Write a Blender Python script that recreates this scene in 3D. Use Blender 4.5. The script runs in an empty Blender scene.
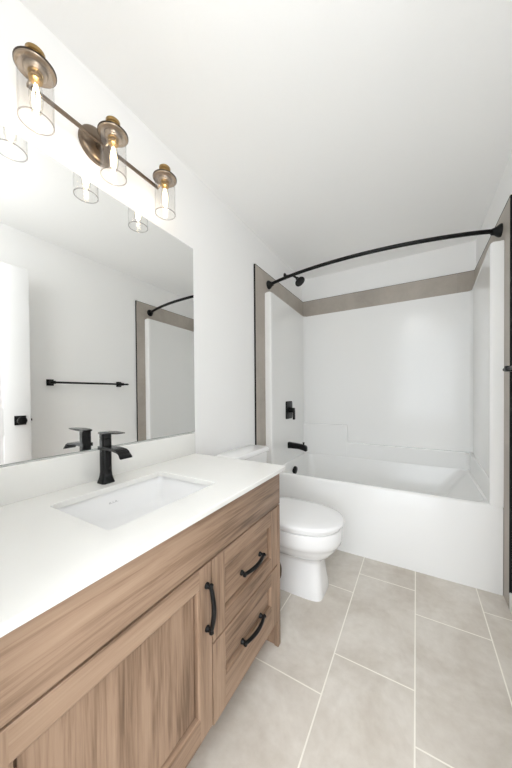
import bpy, bmesh, math
from mathutils import Vector, Matrix
S = bpy.context.scene
COL = S.collection
PI = math.pi

# ------------------------------------------------------------------ camera
def make_camera():
    f, yaw, pitch, roll, h, cys = 273.0, .5303, -.0113, -.0078, 1.1374, 13.16
    cy, sy = math.cos(yaw), math.sin(yaw)
    F = Vector((-sy, cy, 0)); R = Vector((cy, sy, 0)); U = Vector((0, 0, 1))
    cp, sp = math.cos(pitch), math.sin(pitch)
    F, U = F*cp + U*sp, U*cp - F*sp
    cr, sr = math.cos(roll), math.sin(roll)
    R, U = R*cr + U*sr, U*cr - R*sr
    cd = bpy.data.cameras.new('camera'); c = bpy.data.objects.new('camera', cd); COL.objects.link(c)
    m = Matrix.Identity(4)
    for i in range(3):
        m[i][0] = R[i]; m[i][1] = U[i]; m[i][2] = -F[i]; m[i][3] = (0, 0, h)[i]
    c.matrix_world = m
    cd.sensor_fit = 'VERTICAL'; cd.sensor_height = 36; cd.sensor_width = 24
    cd.lens = f/768*36; cd.shift_y = cys/768
    cd.clip_start = .02
    S.camera = c
make_camera()

# ------------------------------------------------------------------ world, lights, exposure
w = bpy.data.worlds.new('world'); S.world = w; w.use_nodes = True
w.node_tree.nodes['Background'].inputs[0].default_value = (.92, .96, 1, 1)
w.node_tree.nodes['Background'].inputs[1].default_value = 1.0
S.view_settings.view_transform = 'Standard'; S.view_settings.look = 'None'
S.view_settings.gamma = 1; S.view_settings.use_curve_mapping = False
S.view_settings.exposure = 0.62
S.cycles.diffuse_bounces = 12; S.cycles.max_bounces = 16; S.cycles.transparent_max_bounces = 24
BULB_W = 0.13         # each vanity bulb
HALL_WINDOW_W = 40.0  # daylight through the window of the hall behind the camera
HALL_FILL_W = 28.0    # fill light added under the hall ceiling, no real lamp
def area(name, loc, aim, sx, sy, watts, color):
    d = bpy.data.lights.new(name, 'AREA'); d.shape = 'RECTANGLE'; d.size = sx; d.size_y = sy; d.energy = watts; d.color = color
    o = bpy.data.objects.new(name, d); COL.objects.link(o); o.location = loc
    o.rotation_euler = (Vector(aim)-Vector(loc)).to_track_quat('-Z', 'Y').to_euler()
    return o
area('window_daylight', (-.05, -2.34, 1.35), (-.05, 0, 1.35), 2.4, 1.9, HALL_WINDOW_W, (.86, .93, 1))
area('hall_fill_light', (-.05, -1.15, 2.36), (-.05, -1.15, 0), 1.6, 1.6, HALL_FILL_W, (.97, .98, 1))  # added overhead panel, softens the light coming in from the hall

ROOM_FILL_W = 4.3    # unseen fill light added near the doorway to even out the bathroom
ld_ = bpy.data.lights.new('room_fill_light', 'POINT'); ld_.energy = ROOM_FILL_W; ld_.color = (.97, .985, 1); ld_.shadow_soft_size = .16
lo_ = bpy.data.objects.new('room_fill_light', ld_); COL.objects.link(lo_); lo_.location = (-.20, .24, 2.12)

# ------------------------------------------------------------------ measures (metres)
XL, XR = -1.092, .432
YN, YB = .05, 2.90
ZC = 2.40
TT = .011                      # wall tile thickness
YTL, YTR, ZT = 1.845, 1.893, 2.15
YA = 1.998                     # tub front

# ------------------------------------------------------------------ helpers
def mat(name, color, rough=.5, metal=0, coat=0, spec=.5, emit=None, es=0):
    m = bpy.data.materials.new(name); m.use_nodes = True
    b = m.node_tree.nodes['Principled BSDF']
    b.inputs['Base Color'].default_value = (*color, 1); b.inputs['Roughness'].default_value = rough
    b.inputs['Metallic'].default_value = metal; b.inputs['Coat Weight'].default_value = coat
    b.inputs['Specular IOR Level'].default_value = spec
    if emit:
        b.inputs['Emission Color'].default_value = (*emit, 1); b.inputs['Emission Strength'].default_value = es
    return m
def srgb(r, g, b):
    f = lambda c: (c/255/12.92) if c/255 <= .04045 else ((c/255+.055)/1.055)**2.4
    return (f(r), f(g), f(b))
def N(m, t, **kw):
    n = m.node_tree.nodes.new(t)
    for k, v in kw.items():
        if hasattr(n, k): setattr(n, k, v)
        else: n.inputs[k].default_value = v
    return n
def L(m, a, b): m.node_tree.links.new(a, b)

def box(bm, x0, x1, y0, y1, z0, z1, bev=0, mi=0, seg=2):
    vs = [bm.verts.new(p) for p in ((x0,y0,z0),(x1,y0,z0),(x1,y1,z0),(x0,y1,z0),(x0,y0,z1),(x1,y0,z1),(x1,y1,z1),(x0,y1,z1))]
    fs = [bm.faces.new([vs[i] for i in q]) for q in ((0,3,2,1),(4,5,6,7),(0,1,5,4),(1,2,6,5),(2,3,7,6),(3,0,4,7))]
    for f in fs: f.material_index = mi
    if bev:
        es = list({e for f in fs for e in f.edges})
        r = bmesh.ops.bevel(bm, geom=es, offset=bev, segments=seg, affect='EDGES', profile=.5)
        for f in r['faces']: f.material_index = mi
def loft(bm, rings, cap0=True, cap1=True, mi=0, closed=True):
    rv = [[bm.verts.new(p) for p in r] for r in rings]
    n = len(rv[0])
    for a, b in zip(rv, rv[1:]):
        for i in range(n if closed else n-1):
            j = (i+1) % n
            f = bm.faces.new((a[i], a[j], b[j], b[i])); f.material_index = mi
    if cap0: bm.faces.new(list(reversed(rv[0]))).material_index = mi
    if cap1: bm.faces.new(rv[-1]).material_index = mi
def basis(axis):
    a = Vector(axis).normalized(); t = Vector((0,0,1)) if abs(a.z) < .9 else Vector((1,0,0))
    u = a.cross(t).normalized(); v = a.cross(u)
    return a, u, v
def lathe(bm, origin, axis, prof, n=28, cap0=True, cap1=True, mi=0):
    """prof: list of (distance along axis, radius)"""
    a, u, v = basis(axis); o = Vector(origin)
    rings = [[o + a*h + (u*math.cos(2*PI*i/n)+v*math.sin(2*PI*i/n))*max(r, 1e-4) for i in range(n)] for h, r in prof]
    loft(bm, rings, cap0, cap1, mi)
def tube(bm, pts, r, n=14, mi=0):
    pts = [Vector(p) for p in pts]; rr = r if isinstance(r, (list, tuple)) else [r]*len(pts)
    rings = []; prev = None
    for i, p in enumerate(pts):
        t = (pts[min(i+1, len(pts)-1)] - pts[max(i-1, 0)]).normalized()
        if prev is None: _, u, v = basis(t)
        else:
            u = (prev - t*prev.dot(t)).normalized(); v = t.cross(u)
        prev = u
        rings.append([p + (u*math.cos(2*PI*k/n)+v*math.sin(2*PI*k/n))*rr[i] for k in range(n)])
    loft(bm, rings, mi=mi)
def prism(bm, poly, z0, z1, mi=0, bev=0):
    a = [bm.verts.new((x, y, z0)) for x, y in poly]; b = [bm.verts.new((x, y, z1)) for x, y in poly]
    n = len(poly); fs = []
    for i in range(n):
        j = (i+1) % n; fs.append(bm.faces.new((a[i], a[j], b[j], b[i])))
    fs.append(bm.faces.new(list(reversed(a)))); top = bm.faces.new(b); fs.append(top)
    for f in fs: f.material_index = mi
    if bev: bmesh.ops.bevel(bm, geom=list(top.edges), offset=bev, segments=3, affect='EDGES', profile=.5)
def rrect(x0, x1, y0, y1, r, z, n=6):
    out = []
    for cx, cy, a0 in ((x1-r, y1-r, 0), (x0+r, y1-r, PI/2), (x0+r, y0+r, PI), (x1-r, y0+r, 3*PI/2)):
        for k in range(n+1):
            a = a0 + PI/2*k/n; out.append((cx+r*math.cos(a), cy+r*math.sin(a), z))
    return out
def root_loc(p):
    v = Vector((0,0,0))
    while p is not None: v += p.location; p = p.parent
    return v
def obj(name, bm, mats, parent=None, smooth=True, loc=None, angle=35):
    """vertices are given in world space; they are stored relative to the object's origin"""
    me = bpy.data.meshes.new(name)
    bmesh.ops.remove_doubles(bm, verts=bm.verts, dist=1e-6)
    bmesh.ops.recalc_face_normals(bm, faces=bm.faces)
    o = bpy.data.objects.new(name, me); COL.objects.link(o)
    if parent is not None:
        o.parent = parent; off = root_loc(parent)
    else:
        o.location = loc or (0,0,0); off = Vector(o.location)
    bmesh.ops.translate(bm, verts=bm.verts, vec=-off)
    bm.to_mesh(me); bm.free()
    for m in (mats if isinstance(mats, (list, tuple)) else [mats]): me.materials.append(m)
    if smooth:
        me.shade_smooth() if hasattr(me, 'shade_smooth') else None
        me.set_sharp_from_angle(angle=math.radians(angle))
    return o
def B(): return bmesh.new()
def thing(name, label, cat, loc):
    o = bpy.data.objects.new(name, None); COL.objects.link(o); o.location = loc; o.empty_display_size = .05
    o['label'] = label; o['category'] = cat
    return o
def tag(o, label, cat):
    o['label'] = label; o['category'] = cat; return o
def struct(name, bm, m, parent=None, label=None, **k):
    o = obj(name, bm, m, parent, **k)
    if parent is None: o['kind'] = 'structure'
    if label: o['label'] = label
    return o

# ------------------------------------------------------------------ materials
def paint(name, c, bump=.02, rough=.6):
    m = mat(name, c, rough, spec=.3); b = m.node_tree.nodes['Principled BSDF']
    tc = N(m, 'ShaderNodeTexCoord'); n = N(m, 'ShaderNodeTexNoise', Scale=180.0, Detail=3.0)
    bp = N(m, 'ShaderNodeBump', Strength=bump, Distance=.01)
    L(m, tc.outputs['Object'], n.inputs['Vector']); L(m, n.outputs['Fac'], bp.inputs['Height']); L(m, bp.outputs['Normal'], b.inputs['Normal'])
    return m
WALL = paint('wall_paint', (.89, .89, .885))
CEIL = paint('ceiling_paint', (.95, .95, .945), .05, .8)
TRIMW = mat('white_trim_paint', (.84, .84, .83), .35)
DOORW = mat('white_door_paint', (.78, .78, .78), .35)

def tile_mat(name, ca, cb, grout, width, row, off, mortar, map_fn, rough=.4, spec=.5, scale=3.0):
    m = mat(name, ca, rough, spec=spec); b = m.node_tree.nodes['Principled BSDF']
    tc = N(m, 'ShaderNodeTexCoord'); sep = N(m, 'ShaderNodeSeparateXYZ'); L(m, tc.outputs['Object'], sep.inputs[0])
    comb = N(m, 'ShaderNodeCombineXYZ')
    for k, (ax, add) in enumerate(map_fn):
        a = N(m, 'ShaderNodeMath', operation='ADD'); a.inputs[1].default_value = add
        L(m, sep.outputs[ax], a.inputs[0]); L(m, a.outputs[0], comb.inputs[k])
    br = N(m, 'ShaderNodeTexBrick', offset=off, offset_frequency=2, squash=1.0)
    br.inputs['Scale'].default_value = 1; br.inputs['Mortar Size'].default_value = mortar; br.inputs['Mortar Smooth'].default_value = .1
    br.inputs['Brick Width'].default_value = width; br.inputs['Row Height'].default_value = row; br.inputs['Bias'].default_value = 0
    br.inputs['Color1'].default_value = (1,1,1,1); br.inputs['Color2'].default_value = (.93,.93,.93,1)
    L(m, comb.outputs[0], br.inputs['Vector'])
    n1 = N(m, 'ShaderNodeTexNoise', Scale=scale, Detail=6.0, Roughness=.62, Distortion=.6); L(m, tc.outputs['Object'], n1.inputs['Vector'])
    n2 = N(m, 'ShaderNodeTexNoise', Scale=26.0, Detail=4.0, Roughness=.6); L(m, tc.outputs['Object'], n2.inputs['Vector'])
    r = N(m, 'ShaderNodeValToRGB'); r.color_ramp.elements[0].position = .32; r.color_ramp.elements[1].position = .68
    r.color_ramp.elements[0].color = (*ca, 1); r.color_ramp.elements[1].color = (*cb, 1)
    mx0 = N(m, 'ShaderNodeMix', data_type='FLOAT'); mx0.inputs[0].default_value = .25
    L(m, n1.outputs['Fac'], mx0.inputs[2]); L(m, n2.outputs['Fac'], mx0.inputs[3]); L(m, mx0.outputs[0], r.inputs[0])
    mul = N(m, 'ShaderNodeMix', data_type='RGBA', blend_type='MULTIPLY'); mul.inputs[0].default_value = 1
    L(m, r.outputs[0], mul.inputs[6]); L(m, br.outputs['Color'], mul.inputs[7])
    mg = N(m, 'ShaderNodeMix', data_type='RGBA'); L(m, br.outputs['Fac'], mg.inputs[0]); L(m, mul.outputs[2], mg.inputs[6])
    mg.inputs[7].default_value = (*grout, 1)
    L(m, mg.outputs[2], b.inputs['Base Color'])
    bp = N(m, 'ShaderNodeBump', Strength=.4, Distance=.002, invert=True); L(m, br.outputs['Fac'], bp.inputs['Height']); L(m, bp.outputs['Normal'], b.inputs['Normal'])
    return m
FLOOR = tile_mat('floor_tile', srgb(190,181,169), srgb(224,219,211), srgb(240,236,226), .61, .305, .6885, .0028,
                 [(1, -1.0+.61*12), (0, .31+.305*10)], .38)
WTILE = tile_mat('surround_tile', srgb(166,158,148), srgb(186,178,168), srgb(176,169,160), .60, .60, .0, .0012,
                 [(1, 10*.6-.1), (2, .60*3-.07)], .45)
WTILEB = tile_mat('surround_tile_back', srgb(166,158,148), srgb(186,178,168), srgb(176,169,160), .60, .60, .0, .0012,
                 [(0, 10*.6+.3), (2, .60*3-.07)], .45)

def wood(name, axis, seed=0.0):
    """oak laminate, grain running along axis 'x','y' or 'z': broad cathedral bands, fine pores and soft dark streaks"""
    m = mat(name, (.4,.27,.18), .48, spec=.3); b = m.node_tree.nodes['Principled BSDF']
    tc = N(m, 'ShaderNodeTexCoord')
    def layer(stretch, scale, detail, dist, rough=.6, off=0):
        mp = N(m, 'ShaderNodeMapping'); L(m, tc.outputs['Object'], mp.inputs['Vector'])
        s = [1,1,1]; s['xyz'.index(axis)] = stretch; mp.inputs['Scale'].default_value = s
        mp.inputs['Location'].default_value = (seed+off, seed*.7+off, seed*.3+off)
        n = N(m, 'ShaderNodeTexNoise', Scale=scale, Detail=detail, Roughness=rough, Distortion=dist); L(m, mp.outputs[0], n.inputs['Vector'])
        return n.outputs['Fac']
    broad = layer(.10, 13.0, 3.0, .8); mid = layer(.06, 46.0, 4.0, .7, .6, 3.1); fine = layer(.03, 170.0, 4.0, .2, .65, 7.7)
    mx = N(m, 'ShaderNodeMix', data_type='FLOAT'); mx.inputs[0].default_value = .40; L(m, broad, mx.inputs[2]); L(m, mid, mx.inputs[3])
    mx2 = N(m, 'ShaderNodeMix', data_type='FLOAT'); mx2.inputs[0].default_value = .25; L(m, mx.outputs[0], mx2.inputs[2]); L(m, fine, mx2.inputs[3])
    r = N(m, 'ShaderNodeValToRGB'); cr = r.color_ramp
    cr.elements[0].position = .34; cr.elements[0].color = (*srgb(88,69,54), 1)
    cr.elements[1].position = .64; cr.elements[1].color = (*srgb(170,145,123), 1)
    for p, c in ((.41, (112,90,72)), (.47, (139,114,94)), (.54, (158,132,111))):
        e = cr.elements.new(p); e.color = (*srgb(*c), 1)
    L(m, mx2.outputs[0], r.inputs[0]); L(m, r.outputs[0], b.inputs['Base Color'])
    bp = N(m, 'ShaderNodeBump', Strength=.08, Distance=.002); L(m, fine, bp.inputs['Height']); L(m, bp.outputs['Normal'], b.inputs['Normal'])
    return m
WOODH = wood('oak_laminate_horizontal', 'y', 2.3); WOODV = wood('oak_laminate_vertical', 'z', 5.1)

ACRYL = mat('white_acrylic', (.84, .84, .83), .14, spec=.3)
CERAM = mat('white_ceramic', (.85, .85, .85), .08, coat=.3)
SEATM = mat('white_seat_plastic', (.86, .86, .86), .22)
QUARTZ = mat('white_quartz', (.86, .86, .85), .16)
def quartz():
    m = QUARTZ; b = m.node_tree.nodes['Principled BSDF']
    tc = N(m, 'ShaderNodeTexCoord'); n = N(m, 'ShaderNodeTexNoise', Scale=4.0, Detail=5.0, Roughness=.6); L(m, tc.outputs['Object'], n.inputs['Vector'])
    r = N(m, 'ShaderNodeValToRGB'); r.color_ramp.elements[0].color = (.765,.76,.735,1); r.color_ramp.elements[1].color = (.83,.825,.80,1)
    L(m, n.outputs['Fac'], r.inputs[0]); L(m, r.outputs[0], b.inputs['Base Color'])
quartz()
BLACK = mat('matte_black_metal', (.006, .006, .006), .38, metal=0, spec=.22)
GBLACK = mat('glossy_black_metal', (.005, .005, .0055), .14, spec=.3)
BLACKT = mat('black_edge_trim', (.008, .008, .008), .5, spec=.2)
BRONZE = mat('oiled_bronze', srgb(164,150,135), .32, metal=.9)
DBRONZE = mat('dark_bronze', srgb(62,52,42), .35, metal=.7)
BRASS = mat('aged_brass', srgb(158,130,84), .28, metal=.9)
NICKEL = mat('brushed_dark_nickel', srgb(120,106,92), .32, metal=.85)
CHROME = mat('chrome', (.8,.8,.8), .12, metal=1)
MIRR = mat('mirror_silver', (.955,.96,.95), .0, metal=1)
MIRE = mat('mirror_edge', (.35,.40,.38), .25)
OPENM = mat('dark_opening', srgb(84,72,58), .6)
MARK = mat('grey_print', (.35,.35,.36), .4)
def thin_glass(name, tint=(1,1,1), k=1.0, edge=.62):
    m = bpy.data.materials.new(name); m.use_nodes = True; nt = m.node_tree
    for n in list(nt.nodes): nt.nodes.remove(n)
    out = N(m, 'ShaderNodeOutputMaterial'); tr = N(m, 'ShaderNodeBsdfTransparent'); gl = N(m, 'ShaderNodeBsdfGlossy'); mx = N(m, 'ShaderNodeMixShader')
    gl.inputs['Roughness'].default_value = .02
    lw = N(m, 'ShaderNodeLayerWeight'); lw.inputs['Blend'].default_value = .25
    rp = N(m, 'ShaderNodeValToRGB'); rp.color_ramp.elements[0].position = .45; rp.color_ramp.elements[0].color = (*tint, 1)
    rp.color_ramp.elements[1].position = .97; rp.color_ramp.elements[1].color = (*[c*edge for c in tint], 1)
    L(m, lw.outputs['Facing'], rp.inputs[0]); L(m, rp.outputs[0], tr.inputs[0])
    mu = N(m, 'ShaderNodeMath', operation='MULTIPLY_ADD'); mu.inputs[1].default_value = .75*k; mu.inputs[2].default_value = .03*k
    L(m, lw.outputs['Facing'], mu.inputs[0]); L(m, mu.outputs[0], mx.inputs[0])
    L(m, tr.outputs[0], mx.inputs[1]); L(m, gl.outputs[0], mx.inputs[2]); L(m, mx.outputs[0], out.inputs[0])
    return m
GLASS = thin_glass('clear_shade_glass', (.992,.99,.987), .3, .74)
GRIM = thin_glass('glass_rim', (.80,.78,.77), .35, .85)
BULBG = thin_glass('clear_bulb_glass', (.98,.97,.95), .5)
FILA = mat('glowing_filament', (1,.8,.5), .5, emit=(1,.80,.52), es=14)

# ------------------------------------------------------------------ room shell
T = .10
HX0, HX1, HY = -1.7, 1.5, -2.40           # hall behind the camera
bm = B(); box(bm, HX0, HX1, HY, YB+T, -.08, 0); struct('floor', bm, FLOOR, smooth=False)
bm = B(); box(bm, HX0, HX1, HY, YB+T, ZC, ZC+.08); struct('ceiling', bm, CEIL, smooth=False)
bm = B(); box(bm, XL-T, XL, YN-.12, YB+T, 0, ZC); struct('wall_left', bm, WALL, smooth=False)
bm = B(); box(bm, XR, XR+T, YN-.12, YB+T, 0, ZC); struct('wall_right', bm, WALL, smooth=False)
bm = B(); box(bm, XL, XR, YB, YB+T, 0, ZC); struct('wall_back', bm, WALL, smooth=False)
DX0, DX1, DZ = -.47, .375, 2.075           # doorway
bm = B(); y0 = YN-.12
box(bm, HX0, DX0, y0, YN, 0, ZC); box(bm, DX1, HX1, y0, YN, 0, ZC); box(bm, DX0, DX1, y0, YN, DZ, ZC)
struct('wall_front', bm, WALL, smooth=False)
bm = B(); box(bm, HX0-T, HX0, HY-T, y0, 0, ZC); struct('wall_hall_left', bm, WALL, smooth=False)
bm = B(); box(bm, HX1, HX1+T, HY-T, y0, 0, ZC); struct('wall_hall_right', bm, WALL, smooth=False)
bm = B(); wx0, wx1, wz0, wz1 = -1.3, 1.2, .35, 2.35
box(bm, HX0, wx0, HY-T, HY, 0, ZC); box(bm, wx1, HX1, HY-T, HY, 0, ZC); box(bm, wx0, wx1, HY-T, HY, 0, wz0); box(bm, wx0, wx1, HY-T, HY, wz1, ZC)
struct('wall_hall_back', bm, WALL, smooth=False)
bm = B()
for a, b_, c_, d in ((wx0, wx1, wz0, wz0+.05), (wx0, wx1, wz1-.05, wz1), (wx0, wx0+.05, wz0+.05, wz1-.05), (wx1-.05, wx1, wz0+.05, wz1-.05)):
    box(bm, a, b_, HY-.08, HY-.02, c_, d, .004)
struct('window_1', bm, TRIMW)
# door jamb lining
bm = B()
box(bm, DX0, DX0+.015, y0-.005, YN+.003, 0, DZ); box(bm, DX1-.015, DX1, y0-.005, YN+.003, 0, DZ); box(bm, DX0+.015, DX1-.015, y0-.005, YN+.003, DZ-.015, DZ)
struct('trim_1', bm, TRIMW, smooth=False)
# baseboards
def baseboard(name, x0, x1, y0, y1):
    bm = B(); box(bm, x0, x1, y0, y1, 0, .09, .004); struct(name, bm, TRIMW)
baseboard('baseboard_right', XR-.013, XR, YN, YTR-.004)
baseboard('baseboard_left', XL, XL+.013, 1.135, YTL-.004)

# tile border round the tub with its black edge profile
bm = B(); box(bm, XL, XL+TT, YTL, YB, 0, ZT)
t = struct('trim_2', bm, WTILE, smooth=False, label='grey stone-look tile border on the left wall of the tub alcove')
bm = B(); box(bm, XL, XL+TT+.0015, YTL-.004, YTL, 0, ZT+.003); box(bm, XL, XL+TT+.0015, YTL, YB-TT, ZT, ZT+.003)
struct('edge_profile', bm, BLACKT, t, smooth=False, label='black metal edge profile')
bm = B(); box(bm, XR-TT, XR, YTR, YB, 0, ZT)
t = struct('trim_3', bm, WTILE, smooth=False, label='grey stone-look tile border on the right wall of the tub alcove')
bm = B(); box(bm, XR-TT-.0015, XR, YTR-.004, YTR, 0, ZT+.003); box(bm, XR-TT-.0015, XR, YTR, YB-TT, ZT, ZT+.003)
struct('edge_profile', bm, BLACKT, t, smooth=False, label='black metal edge profile')
bm = B(); box(bm, XL+TT, XR-TT, YB-TT, YB, 0, ZT)
t = struct('trim_4', bm, WTILEB, smooth=False, label='grey stone-look tile band above the tub surround on the back wall')
bm = B(); box(bm, XL+TT, XR-TT, YB-TT-.0015, YB, ZT, ZT+.003)
struct('edge_profile', bm, BLACKT, t, smooth=False, label='black metal edge profile')

# ------------------------------------------------------------------ door (open, against the right wall; seen in the mirror)
def door():
    hx, hy = .345, .075; ex, ey = .262, .890
    d = Vector((ex-hx, ey-hy, 0)); W = d.length; d.normalize(); nrm = Vector((-d.y, d.x, 0))   # nrm points to -x (room side)
    TH, Z0, Z1 = .035, .012, 2.055
    def P(u, n, z): return Vector((hx, hy, 0)) + d*u + nrm*n + Vector((0,0,z))
    def pbox(bm, u0, u1, n0, n1, z0, z1, bev=0):
        b2 = B(); box(b2, u0, u1, n0, n1, z0, z1, bev)
        for v in b2.verts: v.co = P(v.co.x, v.co.y, v.co.z)
        me = bpy.data.meshes.new('tmp'); b2.to_mesh(me); b2.free(); bm.from_mesh(me); bpy.data.meshes.remove(me)
    bm = B(); s = .15
    rails = [(Z0, Z0+.2), (.865, 1.055), (Z1-.125, Z1)]
    pbox(bm, 0, s, -TH, 0, Z0, Z1, .002); pbox(bm, W-s, W, -TH, 0, Z0, Z1, .002)
    for a, b_ in rails: pbox(bm, s, W-s, -TH, 0, a, b_)
    for (a, b_), (c_, d_) in zip(rails, rails[1:]):
        pbox(bm, s, W-s, -TH+.009, -.009, b_, c_)
        pbox(bm, s+.03, W-s-.03, -TH+.004, -.004, b_+.03, c_-.03, .004)
    o = obj('door_1', bm, DOORW, angle=30); o['kind'] = 'structure'
    o['label'] = 'white two panel door standing open against the right wall, seen in the mirror'
    zk = .963; uk = W-.062
    bm = B(); pbox(bm, uk-.033, uk+.033, 0, .008, zk-.033, zk+.033, .002)
    k = obj('door_knob', bm, BLACK, o)
    k['label'] = 'black round door knob on square plate'
    bm = B(); lathe(bm, P(uk, .008, zk), nrm, [(0,.012),(.02,.011),(.026,.02),(.034,.027),(.048,.028),(.056,.023),(.058,.004)])
    obj('knob_grip', bm, BLACK, k)
    bm = B(); pbox(bm, W-.0005, W+.002, -TH*.5-.011, -TH*.5+.011, zk-.028, zk+.028); pbox(bm, W+.002, W+.010, -TH*.5-.006, -TH*.5+.006, zk-.008, zk+.008)
    obj('door_latch', bm, BLACK, o)
    bm = B()
    for z in (.25, 1.05, 1.85): lathe(bm, P(.002, .006, z-.045), (0,0,1), [(0,.006),(.09,.006)], 12)
    obj('door_hinges', bm, BLACK, o)
door()

# ------------------------------------------------------------------ bathtub and surround (one white unit)
TX0, TX1 = XL+TT+.001, XR-TT-.001           # -1.08 .. .42
TYB = YB-TT-.001
RIM = .497
def bathtub():
    r = thing('bathtub_unit', 'white one-piece alcove bathtub with glossy surround walls on the back of the room', 'bathtub', ((TX0+TX1)/2, (YA+TYB)/2, 0))
    bm = B(); n = 6
    R = [rrect(TX0, TX1, YA, TYB, .004, 0, n), rrect(TX0, TX1, YA, TYB, .004, RIM-.016, n), rrect(TX0+.002, TX1-.002, YA+.004, TYB, .004, RIM-.006, n),
         rrect(TX0+.006, TX1-.006, YA+.012, TYB, .004, RIM, n)]
    x0, x1, y0, y1 = -1.03, .352, 2.048, 2.832
    R += [rrect(x0-.01, x1+.01, y0-.01, y1+.006, .075, RIM, n), rrect(x0-.003, x1+.003, y0-.003, y1+.002, .075, RIM-.004, n), rrect(x0, x1, y0, y1, .075, RIM-.014, n)]
    b0, b1, c0, c1, zb = -.955, .085, 2.115, 2.755, .10
    for t in (.3, .6, .85): R.append(rrect(x0+(b0-x0)*t, x1+(b1-x1)*t, y0+(c0-y0)*t, y1+(c1-y1)*t, .075+.03*t, RIM+(zb-RIM)*t, n))
    R += [rrect(b0+.005, b1-.02, c0+.005, c1-.005, .105, zb+.02, n), rrect(b0+.03, b1-.06, c0+.03, c1-.03, .10, zb, n)]
    loft(bm, R)
    tub = obj('tub', bm, ACRYL, r, angle=40)
    # surround: plan polygon of left, back and right panels
    def arc(cx, cy, rad, a0, a1, k=6): return [(cx+rad*math.cos(a0+(a1-a0)*i/k), cy+rad*math.sin(a0+(a1-a0)*i/k)) for i in range(k+1)]
    iy = 2.862; xl0, xl1 = -1.024, -1.062; xr0, xr1 = .361, .405
    fr = .012; cr = .028
    poly = [(TX0, YA), *arc(xl0-fr, YA+fr, fr, -PI/2, 0), (xl0-.004, YA+.05), *arc(xl1+cr, iy-cr, cr, PI, PI/2), *arc(xr1-cr, iy-cr, cr, PI/2, 0),
            (xr0+.004, YA+.05), *arc(xr0+fr, YA+fr, fr, PI, 3*PI/2), (TX1, YA), (TX1, TYB), (TX0, TYB)]
    bm = B(); prism(bm, poly, RIM-.004, 1.978, bev=.009)
    su = obj('surround', bm, ACRYL, r, angle=40)
    # shelf ledges moulded into the surround
    bm = B(); ly = 2.832
    poly = [(xl1-.004, ly), (-.598-.012, ly), *arc(-.598-.012, ly+.012, .012, -PI/2, 0), (-.598, iy+.01), (xl1-.004, iy+.01)]
    prism(bm, poly, RIM-.002, .817, bev=.009)
    poly = [(-.605, ly), *arc(.350-.03+.028, ly-.03, .03, PI/2, 0), (.364, 2.03), (.40, 2.03), (.42, iy+.01), (-.605, iy+.01)]
    prism(bm, poly, RIM-.002, .640, bev=.009)
    obj('shelf_ledge', bm, ACRYL, su, angle=40)
    # overflow cover and drain
    bm = B(); zo = .404; xo = x0+(b0-x0)*(RIM-zo)/(RIM-zb)
    ax = Vector((1, 0, -.18)).normalized()
    lathe(bm, (xo-.002, 2.44, zo), ax, [(0,.041),(.014,.041),(.024,.034),(.028,.014),(.0285,.0005)])
    o = obj('overflow_cover', bm, BLACK, r); o['label'] = 'round black overflow cover'
    bm = B(); lathe(bm, (b0+.14, 2.44, zb-.002), (0,0,1), [(0,.034),(.005,.033),(.007,.028),(.006,.001)])
    o = obj('drain', bm, BLACK, r); o['label'] = 'round black tub drain'
bathtub()

def shower_fittings():
    xs = -1.042                                   # surround face on the valve wall
    r = thing('shower_valve', 'square black shower valve with lever handle on the white surround', 'shower valve', (xs, 2.385, .985))
    bm = B(); c = (2.385, .985); h = .074
    R = [[(x, y, z) for (y, z, _) in rrect(c[0]-hh, c[0]+hh, c[1]-hh*1.12, c[1]+hh*1.12, .014, 0)] for x, hh in ((xs-.008, h), (xs+.006, h), (xs+.010, h-.004))]
    loft(bm, R); obj('trim_plate', bm, BLACK, r)
    bm = B(); lathe(bm, (xs+.008, 2.385, .985), (1,0,0), [(0,.026),(.012,.024),(.03,.023),(.034,.018)])
    obj('valve_stem', bm, BLACK, r)
    bm = B(); box(bm, xs+.030, xs+.062, 2.370, 2.402, .962, 1.006, .007); box(bm, xs+.044, xs+.064, 2.372, 2.400, .895, .985, .006)
    obj('lever_handle', bm, BLACK, r)
    r = thing('tub_spout', 'black tub spout projecting from the white surround below the valve', 'tub spout', (xs, 2.385, .652))
    bm = B()
    def sq(x, zc, hy_, hz): return [(x, y, z) for (y, z, _) in rrect(2.385-hy_, 2.385+hy_, zc-hz, zc+hz, min(hy_, hz)*.55, 0)]
    loft(bm, [sq(xs-.004, .652, .030, .030), sq(xs+.02, .652, .028, .028), sq(xs+.10, .649, .027, .024), sq(xs+.145, .642, .027, .026), sq(xs+.170, .634, .025, .026), sq(xs+.178, .630, .019, .02)])
    obj('spout_body', bm, BLACK, r)
    bm = B(); lathe(bm, (xs+.148, 2.385, .664), (0,0,1), [(0,.006),(.014,.006),(.016,.010),(.024,.010),(.026,.006)], 14)
    obj('diverter_knob', bm, BLACK, r)
    r = thing('shower_fixture', 'black shower head on a bent arm above the tile border', 'shower head', (XL, 2.43, 2.27))
    bm = B(); lathe(bm, (XL, 2.43, 2.272), (1,0,0), [(0,.030),(.006,.030),(.012,.022),(.016,.012)]); obj('wall_flange', bm, BLACK, r)
    pts = [(XL+.004, 2.43, 2.272), (XL+.05, 2.43, 2.270), (XL+.085, 2.43, 2.258), (XL+.115, 2.43, 2.236), (XL+.128, 2.43, 2.222)]
    bm = B(); tube(bm, pts, .0095); obj('shower_arm', bm, BLACK, r)
    ax = Vector((.62, -.12, -.78)).normalized()
    bm = B(); lathe(bm, Vector((XL+.120, 2.432, 2.232)), ax, [(0,.012),(.012,.017),(.022,.017),(.034,.024),(.050,.046),(.060,.050),(.066,.048),(.067,.002)])
    obj('spray_head', bm, BLACK, r)
shower_fittings()

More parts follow.
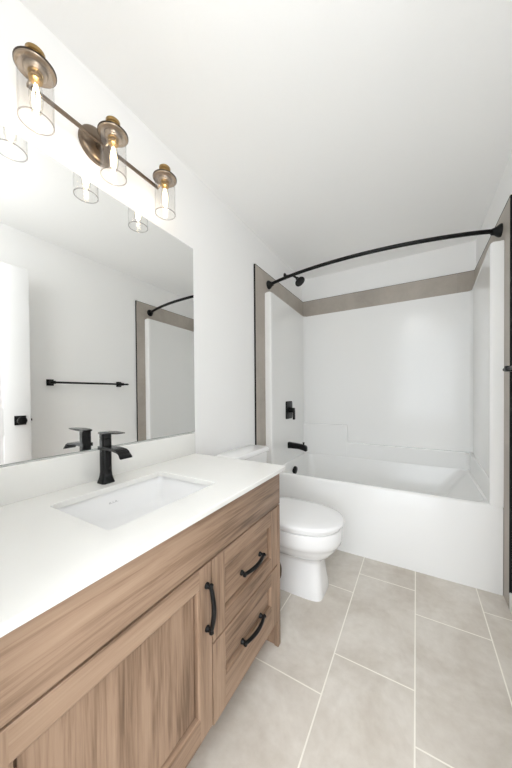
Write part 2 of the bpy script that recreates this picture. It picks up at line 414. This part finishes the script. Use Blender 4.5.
def curtain_rod():
    zr = 2.062; ye = 2.066; xa, xb = XL+TT, XR-TT
    r = thing('shower_curtain_rod', 'curved black shower curtain rod spanning the tub from wall to wall', 'curtain rod', ((xa+xb)/2, ye, zr))
    n = 40; pts = []
    for i in range(n+1):
        t = i/n; s = min(1, max(0, t)); bow = .128*(1-(2*s-1)**2)**.9
        pts.append((xa+.03+(xb-xa-.06)*t, ye-.006-bow, zr))
    pts = [(xa+.012, ye, zr)] + pts + [(xb-.012, ye, zr)]
    bm = B(); tube(bm, pts, .0125); obj('rod', bm, BLACK, r)
    for x, sx in ((xa, 1), (xb, -1)):
        bm = B(); lathe(bm, (x, ye, zr), (sx, -.12, 0), [(0,.036),(.008,.036),(.014,.033),(.030,.021),(.045,.017),(.048,.013)])
        obj('wall_flange', bm, BLACK, r)
curtain_rod()

# ------------------------------------------------------------------ towel bar on the right wall (mirror shows it; its tip shows at the right edge)
def towel_bar():
    z = 1.246; xb = .370
    r = thing('towel_bar', 'long black towel bar with square posts on the right wall, seen in the mirror', 'towel bar', (XR, 1.37, z))
    bm = B(); tube(bm, [(xb, 1.06, z), (xb, 1.738, z)], .0085); 
    lathe(bm, (xb, 1.733, z), (0,1,0), [(0,.0085),(.004,.0095),(.016,.008),(.022,.005),(.024,.0005)], 14)
    obj('bar', bm, BLACK, r)
    for y in (1.083, 1.685):
        bm = B(); box(bm, XR-.010, XR, y-.026, y+.026, z-.026, z+.026, .003); box(bm, xb-.014, XR-.008, y-.013, y+.013, z-.013, z+.013, .003)
        obj('post', bm, BLACK, r)
towel_bar()

# ------------------------------------------------------------------ vanity
VY0, VY1 = .072, 1.116
VF = -.534                     # front face of doors and drawers
CT = .807                      # countertop top
CB = .788
def shaker(bm, y0, y1, z0, z1, sl, sr, rt, rb, stile_mi=1, rail_mi=0, panel_mi=1):
    """front with a raised frame and recessed panel, front face on x=VF"""
    xb_ = VF-.020
    Y0, Y1, Z0, Z1 = y0+sl-.006, y1-sr+.006, z0+rb-.006, z1-rt+.006
    def quad(a, mi):
        f = bm.faces.new([bm.verts.new(p) for p in a]); f.material_index = mi
    e = .0015
    quad([(VF,y0+e,z0+e),(VF,Y0,z0+e),(VF,Y0,z1-e),(VF,y0+e,z1-e)], stile_mi); quad([(VF,Y1,z0+e),(VF,y1-e,z0+e),(VF,y1-e,z1-e),(VF,Y1,z1-e)], stile_mi)
    quad([(VF,Y0,z0+e),(VF,Y1,z0+e),(VF,Y1,Z0),(VF,Y0,Z0)], rail_mi); quad([(VF,Y0,Z1),(VF,Y1,Z1),(VF,Y1,z1-e),(VF,Y0,z1-e)], rail_mi)
    def lp(x, k): return [(x,Y0+k,Z0+k),(x,Y1-k,Z0+k),(x,Y1-k,Z1-k),(x,Y0+k,Z1-k)]
    # chamfered inner lip, groove round the panel, then the flat panel
    loops = [lp(VF, 0), lp(VF-.0035, .006), lp(VF-.018, .0065), lp(VF-.018, .0125), lp(VF-.0115, .0135)]
    for a, b_ in zip(loops, loops[1:]):
        for i in range(4):
            j = (i+1) % 4; quad([a[i],a[j],b_[j],b_[i]], rail_mi if i in (0,2) else stile_mi)
    quad(loops[-1], panel_mi)
    a = [(VF,y0+e,z0+e),(VF,y1-e,z0+e),(VF,y1-e,z1-e),(VF,y0+e,z1-e)]; m_ = [(VF-e,y0,z0),(VF-e,y1,z0),(VF-e,y1,z1),(VF-e,y0,z1)]
    k = [(xb_,y0,z0),(xb_,y1,z0),(xb_,y1,z1),(xb_,y0,z1)]
    for i in range(4):
        j = (i+1) % 4; quad([a[i],a[j],m_[j],m_[i]], rail_mi if i in (0,2) else stile_mi); quad([m_[i],m_[j],k[j],k[i]], rail_mi if i in (0,2) else stile_mi)
    quad(list(reversed(k)), stile_mi)
def pull(p0, p1):
    """arched bar pull between two feet on the front face"""
    bm = B(); p0, p1 = Vector(p0), Vector(p1); d = (p1-p0); ln = d.length; d.normalize(); X = Vector((1,0,0))
    n = 16; pts = []; rr = []
    for i in range(n+1):
        t = i/n; bow = .017 + .010*math.sin(PI*t)
        pts.append(p0 + d*(ln*t) + X*bow); rr.append(0.0062+.0012*math.sin(PI*t))
    e = 1; pts = [p0+X*.004, p0+X*.012+d*.0005] + pts + [p1+X*.012-d*.0005, p1+X*.004]; rr = [.0055,.005]+rr+[.005,.0055]
    tube(bm, pts, rr, 12)
    for p in (p0, p1): lathe(bm, p - X*.001, X, [(0,.0095),(.004,.0095),(.008,.0072),(.014,.0065)], 16)
    for p, s in ((p0, -1), (p1, 1)): lathe(bm, p + X*.017 - d*s*.006, d*s, [(0,.006),(.008,.0068),(.013,.0075),(.016,.005),(.017,.0005)], 12)
    return bm
def vanity():
    r = thing('vanity_cabinet', 'light oak bathroom vanity cabinet with one door and two drawers', 'cabinet', (XL+.27, (VY0+VY1)/2, 0))
    bx = VF-.021
    bm = B()
    box(bm, XL+.003, bx, VY0, VY0+.018, 0, CB-.001, 0, 1); box(bm, XL+.003, bx, VY1-.018, VY1, 0, CB-.001, 0, 1)      # side panels
    box(bm, XL+.003, XL+.018, VY0+.018, VY1-.018, .11, CB-.001, 0, 0)                                      # back
    box(bm, XL+.018, bx, VY0+.018, VY1-.018, .112, .13, 0, 0)                                              # bottom
    box(bm, XL+.018, bx, .632, .648, .13, .64, 0, 1)                                                       # divider
    box(bm, bx-.018, bx, VY0+.018, VY1-.018, .615, CB-.001, 0, 0)
    obj('carcass', bm, [WOODH, WOODV], r, smooth=False)
    bm = B(); box(bm, bx, VF, 1.092, VY1, 0, .6365, .0015); obj('corner_post', bm, WOODV, r)
    bm = B(); box(bm, bx, VF, VY0, VY1, .6415, CB-.001, .0015); obj('apron_rail', bm, WOODH, r)
    bm = B(); box(bm, VF-.095, VF-.078, VY0+.018, VY1-.018, 0, .111); obj('toe_kick', bm, WOODH, r, smooth=False)
    bm = B(); shaker(bm, .098, .6368, .132, .6355, .068, .060, .062, .075)
    d = obj('door', bm, [WOODH, WOODV], r, smooth=False)
    obj('handle', pull((VF, .614, .4455), (VF, .614, .5735)), BLACK, d)
    for z0, z1, zh, rt, rb in ((.379, .6355, .505, .062, .060), (.122, .3735, .260, .062, .110)):
        bm = B(); shaker(bm, .6422, 1.089, z0, z1, .066, .066, rt, rb, panel_mi=0)
        d = obj('drawer', bm, [WOODH, WOODV], r, smooth=False)
        obj('handle', pull((VF, .800, zh), (VF, .930, zh)), BLACK, d)
vanity()

SX0, SX1, SY0, SY1 = -.955, -.645, .389, .803     # sink opening
def countertop():
    bm = B(); x0, x1, y0, y1 = XL+.001, -.516, YN+.002, 1.149
    n = 6
    def rings(z, e): return rrect(x0+e, x1-e, y0+e, y1-e, .006, z, n)
    e = .0022
    # slab with a rounded rectangular cut-out
    R = [rrect(SX0, SX1, SY0, SY1, .016, CB, n), rings(CB, e), rings(CB+e, 0), rings(CT-e, 0), rings(CT, e), rrect(SX0-.0015, SX1+.0015, SY0-.0015, SY1+.0015, .0165, CT, n),
         rrect(SX0, SX1, SY0, SY1, .016, CT-.0015, n), rrect(SX0, SX1, SY0, SY1, .016, CB, n)]
    loft(bm, R, cap0=False, cap1=False)
    tag(obj('countertop', bm, QUARTZ, loc=(XL+.29, .6, CB), angle=30), 'white quartz countertop with a sink cut-out on the oak vanity', 'countertop')
    bm = B(); box(bm, XL+.001, XL+.020, YN+.002, 1.150, CT, .922, .0015); tag(obj('backsplash', bm, QUARTZ, loc=(XL, .6, CT)), 'low white quartz backsplash strip under the mirror', 'backsplash')
    s = thing('sink', 'white rectangular undermount sink set in the quartz countertop', 'sink', ((SX0+SX1)/2, (SY0+SY1)/2, .64))
    bm = B(); g = .012; zt = CB-.001
    R = [rrect(SX0-.03, SX1+.03, SY0-.03, SY1+.03, .04, zt-.012, n), rrect(SX0-.03, SX1+.03, SY0-.03, SY1+.03, .04, zt, n), rrect(SX0-.009, SX1+.009, SY0-.009, SY1+.009, .022, zt, n),
         rrect(SX0-.007, SX1+.007, SY0-.007, SY1+.007, .022, zt-.006, n), rrect(SX0-.004, SX1+.004, SY0-.004, SY1+.004, .026, .70, n), rrect(SX0+.012, SX1-.012, SY0+.012, SY1-.012, .04, .676, n),
         rrect(SX0+.04, SX1-.04, SY0+.04, SY1-.04, .04, .663, n), rrect(SX0+.12, SX1-.12, SY0+.17, SY1-.17, .015, .658, n)]
    loft(bm, R, cap0=False, cap1=True)
    # outer shell
    R = [rrect(SX0-.03, SX1+.03, SY0-.03, SY1+.03, .04, zt-.012, n), rrect(SX0-.016, SX1+.016, SY0-.016, SY1+.016, .03, zt-.014, n), rrect(SX0-.010, SX1+.010, SY0-.010, SY1+.010, .03, .68, n), rrect(SX0+.04, SX1-.04, SY0+.04, SY1-.04, .04, .645, n)]
    loft(bm, R, cap0=False, cap1=True)
    obj('basin', bm, CERAM, s, angle=40)
    bm = B(); lathe(bm, ((SX0+SX1)/2, (SY0+SY1)/2, .657), (0,0,1), [(0,.022),(.004,.022),(.006,.018),(.0055,.001)]); o = obj('drain', bm, CHROME, s); o['label'] = 'round metal sink drain'
    bm = B(); yy = .580                                   # small grey maker's mark on the rear wall of the basin
    xm_ = SX0-.0053
    for i, (w_, hh) in enumerate(((.0014,.006),(.0014,.006),(.004,.0012),(.0014,.006),(.004,.0012),(.0014,.006),(.0014,.006),(.004,.0012))):
        box(bm, xm_-.002, xm_, yy, yy+w_, .7415, .7415+hh); yy += w_+.0022
    o = obj('printed_mark', bm, MARK, s, smooth=False); o['label'] = 'small grey printed mark inside the sink'
countertop()

def faucet():
    cx, cy = -1.016, .602
    r = thing('faucet', 'tall glossy black single-lever faucet with a flat waterfall spout behind the sink', 'faucet', (cx, cy, CT))
    def ring(hx, hy, z, rad=.009): return rrect(cx-hx, cx+hx, cy-hy, cy+hy, rad, z, 5)
    bm = B(); R = []
    for z, e in ((0, .007), (.004, .0068), (.014, .004), (.028, .0012), (.042, 0), (.166, 0), (.1675, -.001)): R.append(ring(.0175+e, .0175+e, CT+z, .0105))
    loft(bm, R); obj('body', bm, GBLACK, r)
    bm = B(); zb = CT+.169
    loft(bm, [ring(.0165, .0165, zb-.001, .0105), ring(.0175, .0175, zb, .0105), ring(.0175, .0175, zb+.017, .0105)])
    R = []
    for x, z, hy, th in ((cx-.020, zb+.0165, .017, .006), (cx, zb+.017, .0185, .008), (cx+.035, zb+.0185, .0185, .0075), (cx+.075, zb+.0205, .017, .005), (cx+.098, zb+.022, .015, .003)):
        R.append([(x, cy-hy, z), (x, cy+hy, z), (x, cy+hy, z+th), (x, cy-hy, z+th)])
    loft(bm, R); obj('lever', bm, GBLACK, r, angle=30)
    bm = B(); R = []; zs = CT+.132
    for x, z, hy, th, tilt in ((cx-.0195, zs, .0192, .013, 0), (cx+.02, zs+.001, .0192, .012, 0), (cx+.045, zs+.001, .020, .010, -.03), (cx+.075, zs, .0215, .009, -.08), (cx+.098, zs-.003, .0225, .009, -.3), (cx+.112, zs-.009, .023, .009, -.7), (cx+.121, zs-.019, .0235, .008, -1.05), (cx+.124, zs-.026, .0235, .007, -1.2)):
        nx, nz = -math.sin(tilt), math.cos(tilt)
        R.append([(x+nx*th/2, cy-hy, z-nz*th/2), (x+nx*th/2, cy+hy, z-nz*th/2), (x-nx*th/2, cy+hy, z+nz*th/2), (x-nx*th/2, cy-hy, z+nz*th/2)])
    loft(bm, R); obj('spout', bm, GBLACK, r, angle=40)
faucet()

bm = B(); box(bm, XL+.0005, XL+.006, YN+.004, 1.164, .926, 1.962, .0022, 0, 1); bm.normal_update()
for f in bm.faces: f.material_index = 0 if f.normal.x > .99 else 1
tag(obj('mirror', bm, [MIRR, MIRE], smooth=False, loc=(XL, .6, .926)), 'large frameless wall mirror above the white backsplash', 'mirror')

# ------------------------------------------------------------------ vanity light
def vanity_light():
    pc = (XL, .624, 2.118); d = .102; ys = (.388, .633, .880); zd = 2.123; zbar = 2.104; xbar = XL+.052
    xg = XL+d
    r = thing('vanity_light', 'three-lamp vanity light with clear glass cylinder shades above the mirror', 'light fixture', pc)
    bm = B(); lathe(bm, pc, (1,0,0), [(0,.066),(.012,.066),(.018,.063),(.022,.056),(.024,.02),(.0245,.001)], 40)
    lathe(bm, (XL+.02, pc[1], zbar), (1,0,0), [(0,.012),(.034,.010)], 16)
    obj('backplate', bm, NICKEL, r)
    bm = B(); box(bm, xbar-.005, xbar+.005, ys[0]-.004, ys[2]+.004, zbar-.006, zbar+.006, .0015); obj('crossbar', bm, NICKEL, r)
    for y in ys:
        bm = B()
        # thin rimmed disc with a shallow cup below it; small arm to the bar
        lathe(bm, (xg, y, zd), (0,0,1), [(-.002,.046),(-.003,.049),(.0,.0515),(.004,.0515),(.006,.048),(.008,.034),(.012,.026)], 36)
        lathe(bm, (xg, y, zd-.014), (0,0,1), [(0,.024),(.001,.027),(.004,.030),(.013,.031)], 32)
        tube(bm, [(xbar, y, zbar), (xbar+.012, y, zbar+.004), (xbar+.02, y, zd+.004), (xbar+.03, y, zd+.008)], .0055, 10)
        lathe(bm, (xg, y, zd-.0005), (0,0,1), [(0,.0505),(.0005,.0525),(.005,.0525),(.0055,.0505)], 36, True, True, 1)
        h = obj('lamp_holder', bm, [BRONZE, DBRONZE], r, angle=40)
        bm = B(); lathe(bm, (xg, y, zd-.036), (0,0,1), [(0,.0135),(.001,.0165),(.005,.0165),(.007,.0185),(.011,.0185),(.013,.0165),(.018,.0165),(.021,.0195),(.024,.0195)], 24)
        obj('socket', bm, BRASS, h, angle=40)
        bm = B(); lathe(bm, (xg, y, zd+.0095), (0,0,1), [(0,.029),(.004,.029),(.006,.023),(.011,.0215),(.013,.0255),(.021,.0260),(.023,.022),(.027,.022),(.029,.0250),(.040,.0250),(.045,.020),(.047,.012),(.048,.0005)], 24)
        o = obj('finial_cap', bm, BRASS, h, angle=40); o['label'] = 'ribbed brass cap'
        bm = B(); rg = .045; z0, z1 = zd-.158, zd-.002; t_ = .0022
        lathe(bm, (xg, y, 0), (0,0,1), [(z1, rg), (z0+.003, rg), (z0, rg-.0008), (z0, rg-t_), (z0+.003, rg-t_-.0004), (z1, rg-t_)], 40, False, False)
        lathe(bm, (xg, y, z0-.0002), (0,0,1), [(0,rg+.0004),(.0022,rg+.0004),(.0022,rg-t_-.0008),(0,rg-t_-.0008),(0,rg+.0004)], 40, False, False, 1)
        o = obj('glass_shade', bm, [GLASS, GRIM], r, angle=60); o['label'] = 'clear glass cylinder shade open at the bottom'
        bm = B(); lathe(bm, (xg, y, 0), (0,0,1), [(zd-.034,.0115),(zd-.042,.0125),(zd-.06,.0165),(zd-.085,.0180),(zd-.11,.0165),(zd-.128,.012),(zd-.136,.005),(zd-.137,.0005)], 20, False, True)
        b_ = obj('light_bulb', bm, BULBG, r, angle=60); b_['label'] = 'clear filament bulb, lit'
        bm = B()
        for k in range(4):
            a = PI/4+PI/2*k; q = [(xg+.003*math.cos(a), y+.003*math.sin(a), zd-.044), (xg+.0105*math.cos(a), y+.0105*math.sin(a), zd-.080), (xg+.008*math.cos(a), y+.008*math.sin(a), zd-.118)]
            tube(bm, q, .0009, 6)
        obj('filament', bm, FILA, b_)
        ld = bpy.data.lights.new('bulb_light', 'POINT'); ld.energy = BULB_W; ld.color = (1, .92, .83); ld.shadow_soft_size = .012
        lo = bpy.data.objects.new('bulb_light', ld); COL.objects.link(lo); lo.parent = b_; lo.location = Vector((xg, y, zd-.085))-Vector(pc)
vanity_light()

# ------------------------------------------------------------------ toilet
def toilet():
    y0 = 1.532
    r = thing('toilet', 'white two-piece toilet with closed lid between the vanity and the bathtub', 'toilet', (-.72, y0, 0))
    def ring(xb, xf, hw, z, ef=2.2, eb=3.0, c=None, n=48):
        """egg ring: front tip xf, back xb, half width hw"""
        c = c if c is not None else xf-(hw*1.25)
        out = []
        for i in range(n):
            a = 2*PI*i/n; ca, sa = math.cos(a), math.sin(a)
            if ca >= 0: e = ef; ax_ = xf-c
            else: e = eb; ax_ = c-xb
            out.append((c + ax_*math.copysign(abs(ca)**(2/e), ca), y0 + hw*math.copysign(abs(sa)**(2/e), sa), z))
        return out
    bm = B()
    R = [ring(-.86,-.446,.104,0,6,6,-.65), ring(-.86,-.445,.104,.012,6,6,-.65), ring(-.86,-.450,.099,.06,5.5,6,-.65), ring(-.86,-.458,.092,.12,5,6,-.65), ring(-.86,-.464,.088,.185,4.5,6,-.65),
         ring(-.87,-.460,.092,.205,4,5,-.65), ring(-.88,-.435,.115,.222,3.2,4,-.63), ring(-.89,-.402,.146,.248,2.6,3.6,-.61), ring(-.90,-.378,.168,.278,2.35,3.4,-.60), ring(-.90,-.366,.177,.300,2.25,3.3,-.60),
         ring(-.90,-.3595,.1825,.304,2.2,3.3,-.60), ring(-.90,-.356,.185,.325,2.2,3.3,-.60), ring(-.90,-.355,.186,.375,2.2,3.3,-.60), ring(-.90,-.359,.183,.384,2.2,3.3,-.60), ring(-.89,-.37,.172,.386,2.2,3.3,-.60)]
    loft(bm, R)
    box(bm, -1.062, -.84, y0-.135, y0+.135, .27, .384, .02)
    obj('bowl', bm, CERAM, r, angle=50)
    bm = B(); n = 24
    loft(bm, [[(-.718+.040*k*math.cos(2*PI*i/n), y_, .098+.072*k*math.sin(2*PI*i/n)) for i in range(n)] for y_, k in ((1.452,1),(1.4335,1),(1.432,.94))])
    o = obj('side_opening', bm, OPENM, r); o['label'] = 'dark oval opening in the side of the pedestal'
    bm = B()
    loft(bm, [ring(-.86,-.364,.177,.386,2.2,4,-.60), ring(-.865,-.361,.180,.389,2.2,4,-.60), ring(-.865,-.361,.180,.400,2.2,4,-.60), ring(-.86,-.364,.177,.4045,2.2,4,-.60)])
    obj('seat', bm, SEATM, r, angle=50)
    bm = B()
    loft(bm, [ring(-.86,-.354,.186,.4055,2.2,4,-.60), ring(-.866,-.347,.193,.409,2.2,4,-.60), ring(-.866,-.346,.194,.418,2.2,4,-.60), ring(-.864,-.350,.191,.426,2.2,4,-.60), ring(-.855,-.362,.181,.4315,2.2,4,-.60),
              ring(-.82,-.42,.14,.435,2.2,4,-.60), ring(-.74,-.52,.06,.4362,2.2,3,-.62)])
    obj('lid', bm, SEATM, r, angle=50)
    for s in (-1, 1):
        bm = B(); lathe(bm, (-.875, y0+s*.075-.02, .408), (0,1,0), [(0,.010),(.002,.012),(.038,.012),(.040,.010)], 16)
        obj('lid_hinge', bm, SEATM, r)
    bm = B(); xb = XL+.022
    loft(bm, [rrect(xb+.012, -.938, y0-.185, y0+.185, .03, .384), rrect(xb+.004, -.926, y0-.198, y0+.198, .03, .50), rrect(xb, -.917, y0-.206, y0+.206, .03, .731)])
    obj('tank', bm, CERAM, r, angle=50)
    bm = B(); loft(bm, [rrect(xb-.004, -.912, y0-.210, y0+.210, .03, .731), rrect(xb-.008, -.905, y0-.217, y0+.217, .032, .736), rrect(xb-.008, -.905, y0-.217, y0+.217, .032, .752), rrect(xb-.005, -.909, y0-.213, y0+.213, .03, .760), rrect(xb+.005, -.92, y0-.2, y0+.2, .025, .763)])
    obj('tank_lid', bm, CERAM, r, angle=50)
    bm = B(); lathe(bm, (-.919, y0-.15, .69), (1,0,0), [(0,.014),(.008,.013),(.014,.009)], 18); box(bm, -.908, -.898, y0-.155, y0-.075, .682, .697, .004)
    o = obj('flush_lever', bm, CHROME, r); o['label'] = 'chrome flush lever'
toilet()
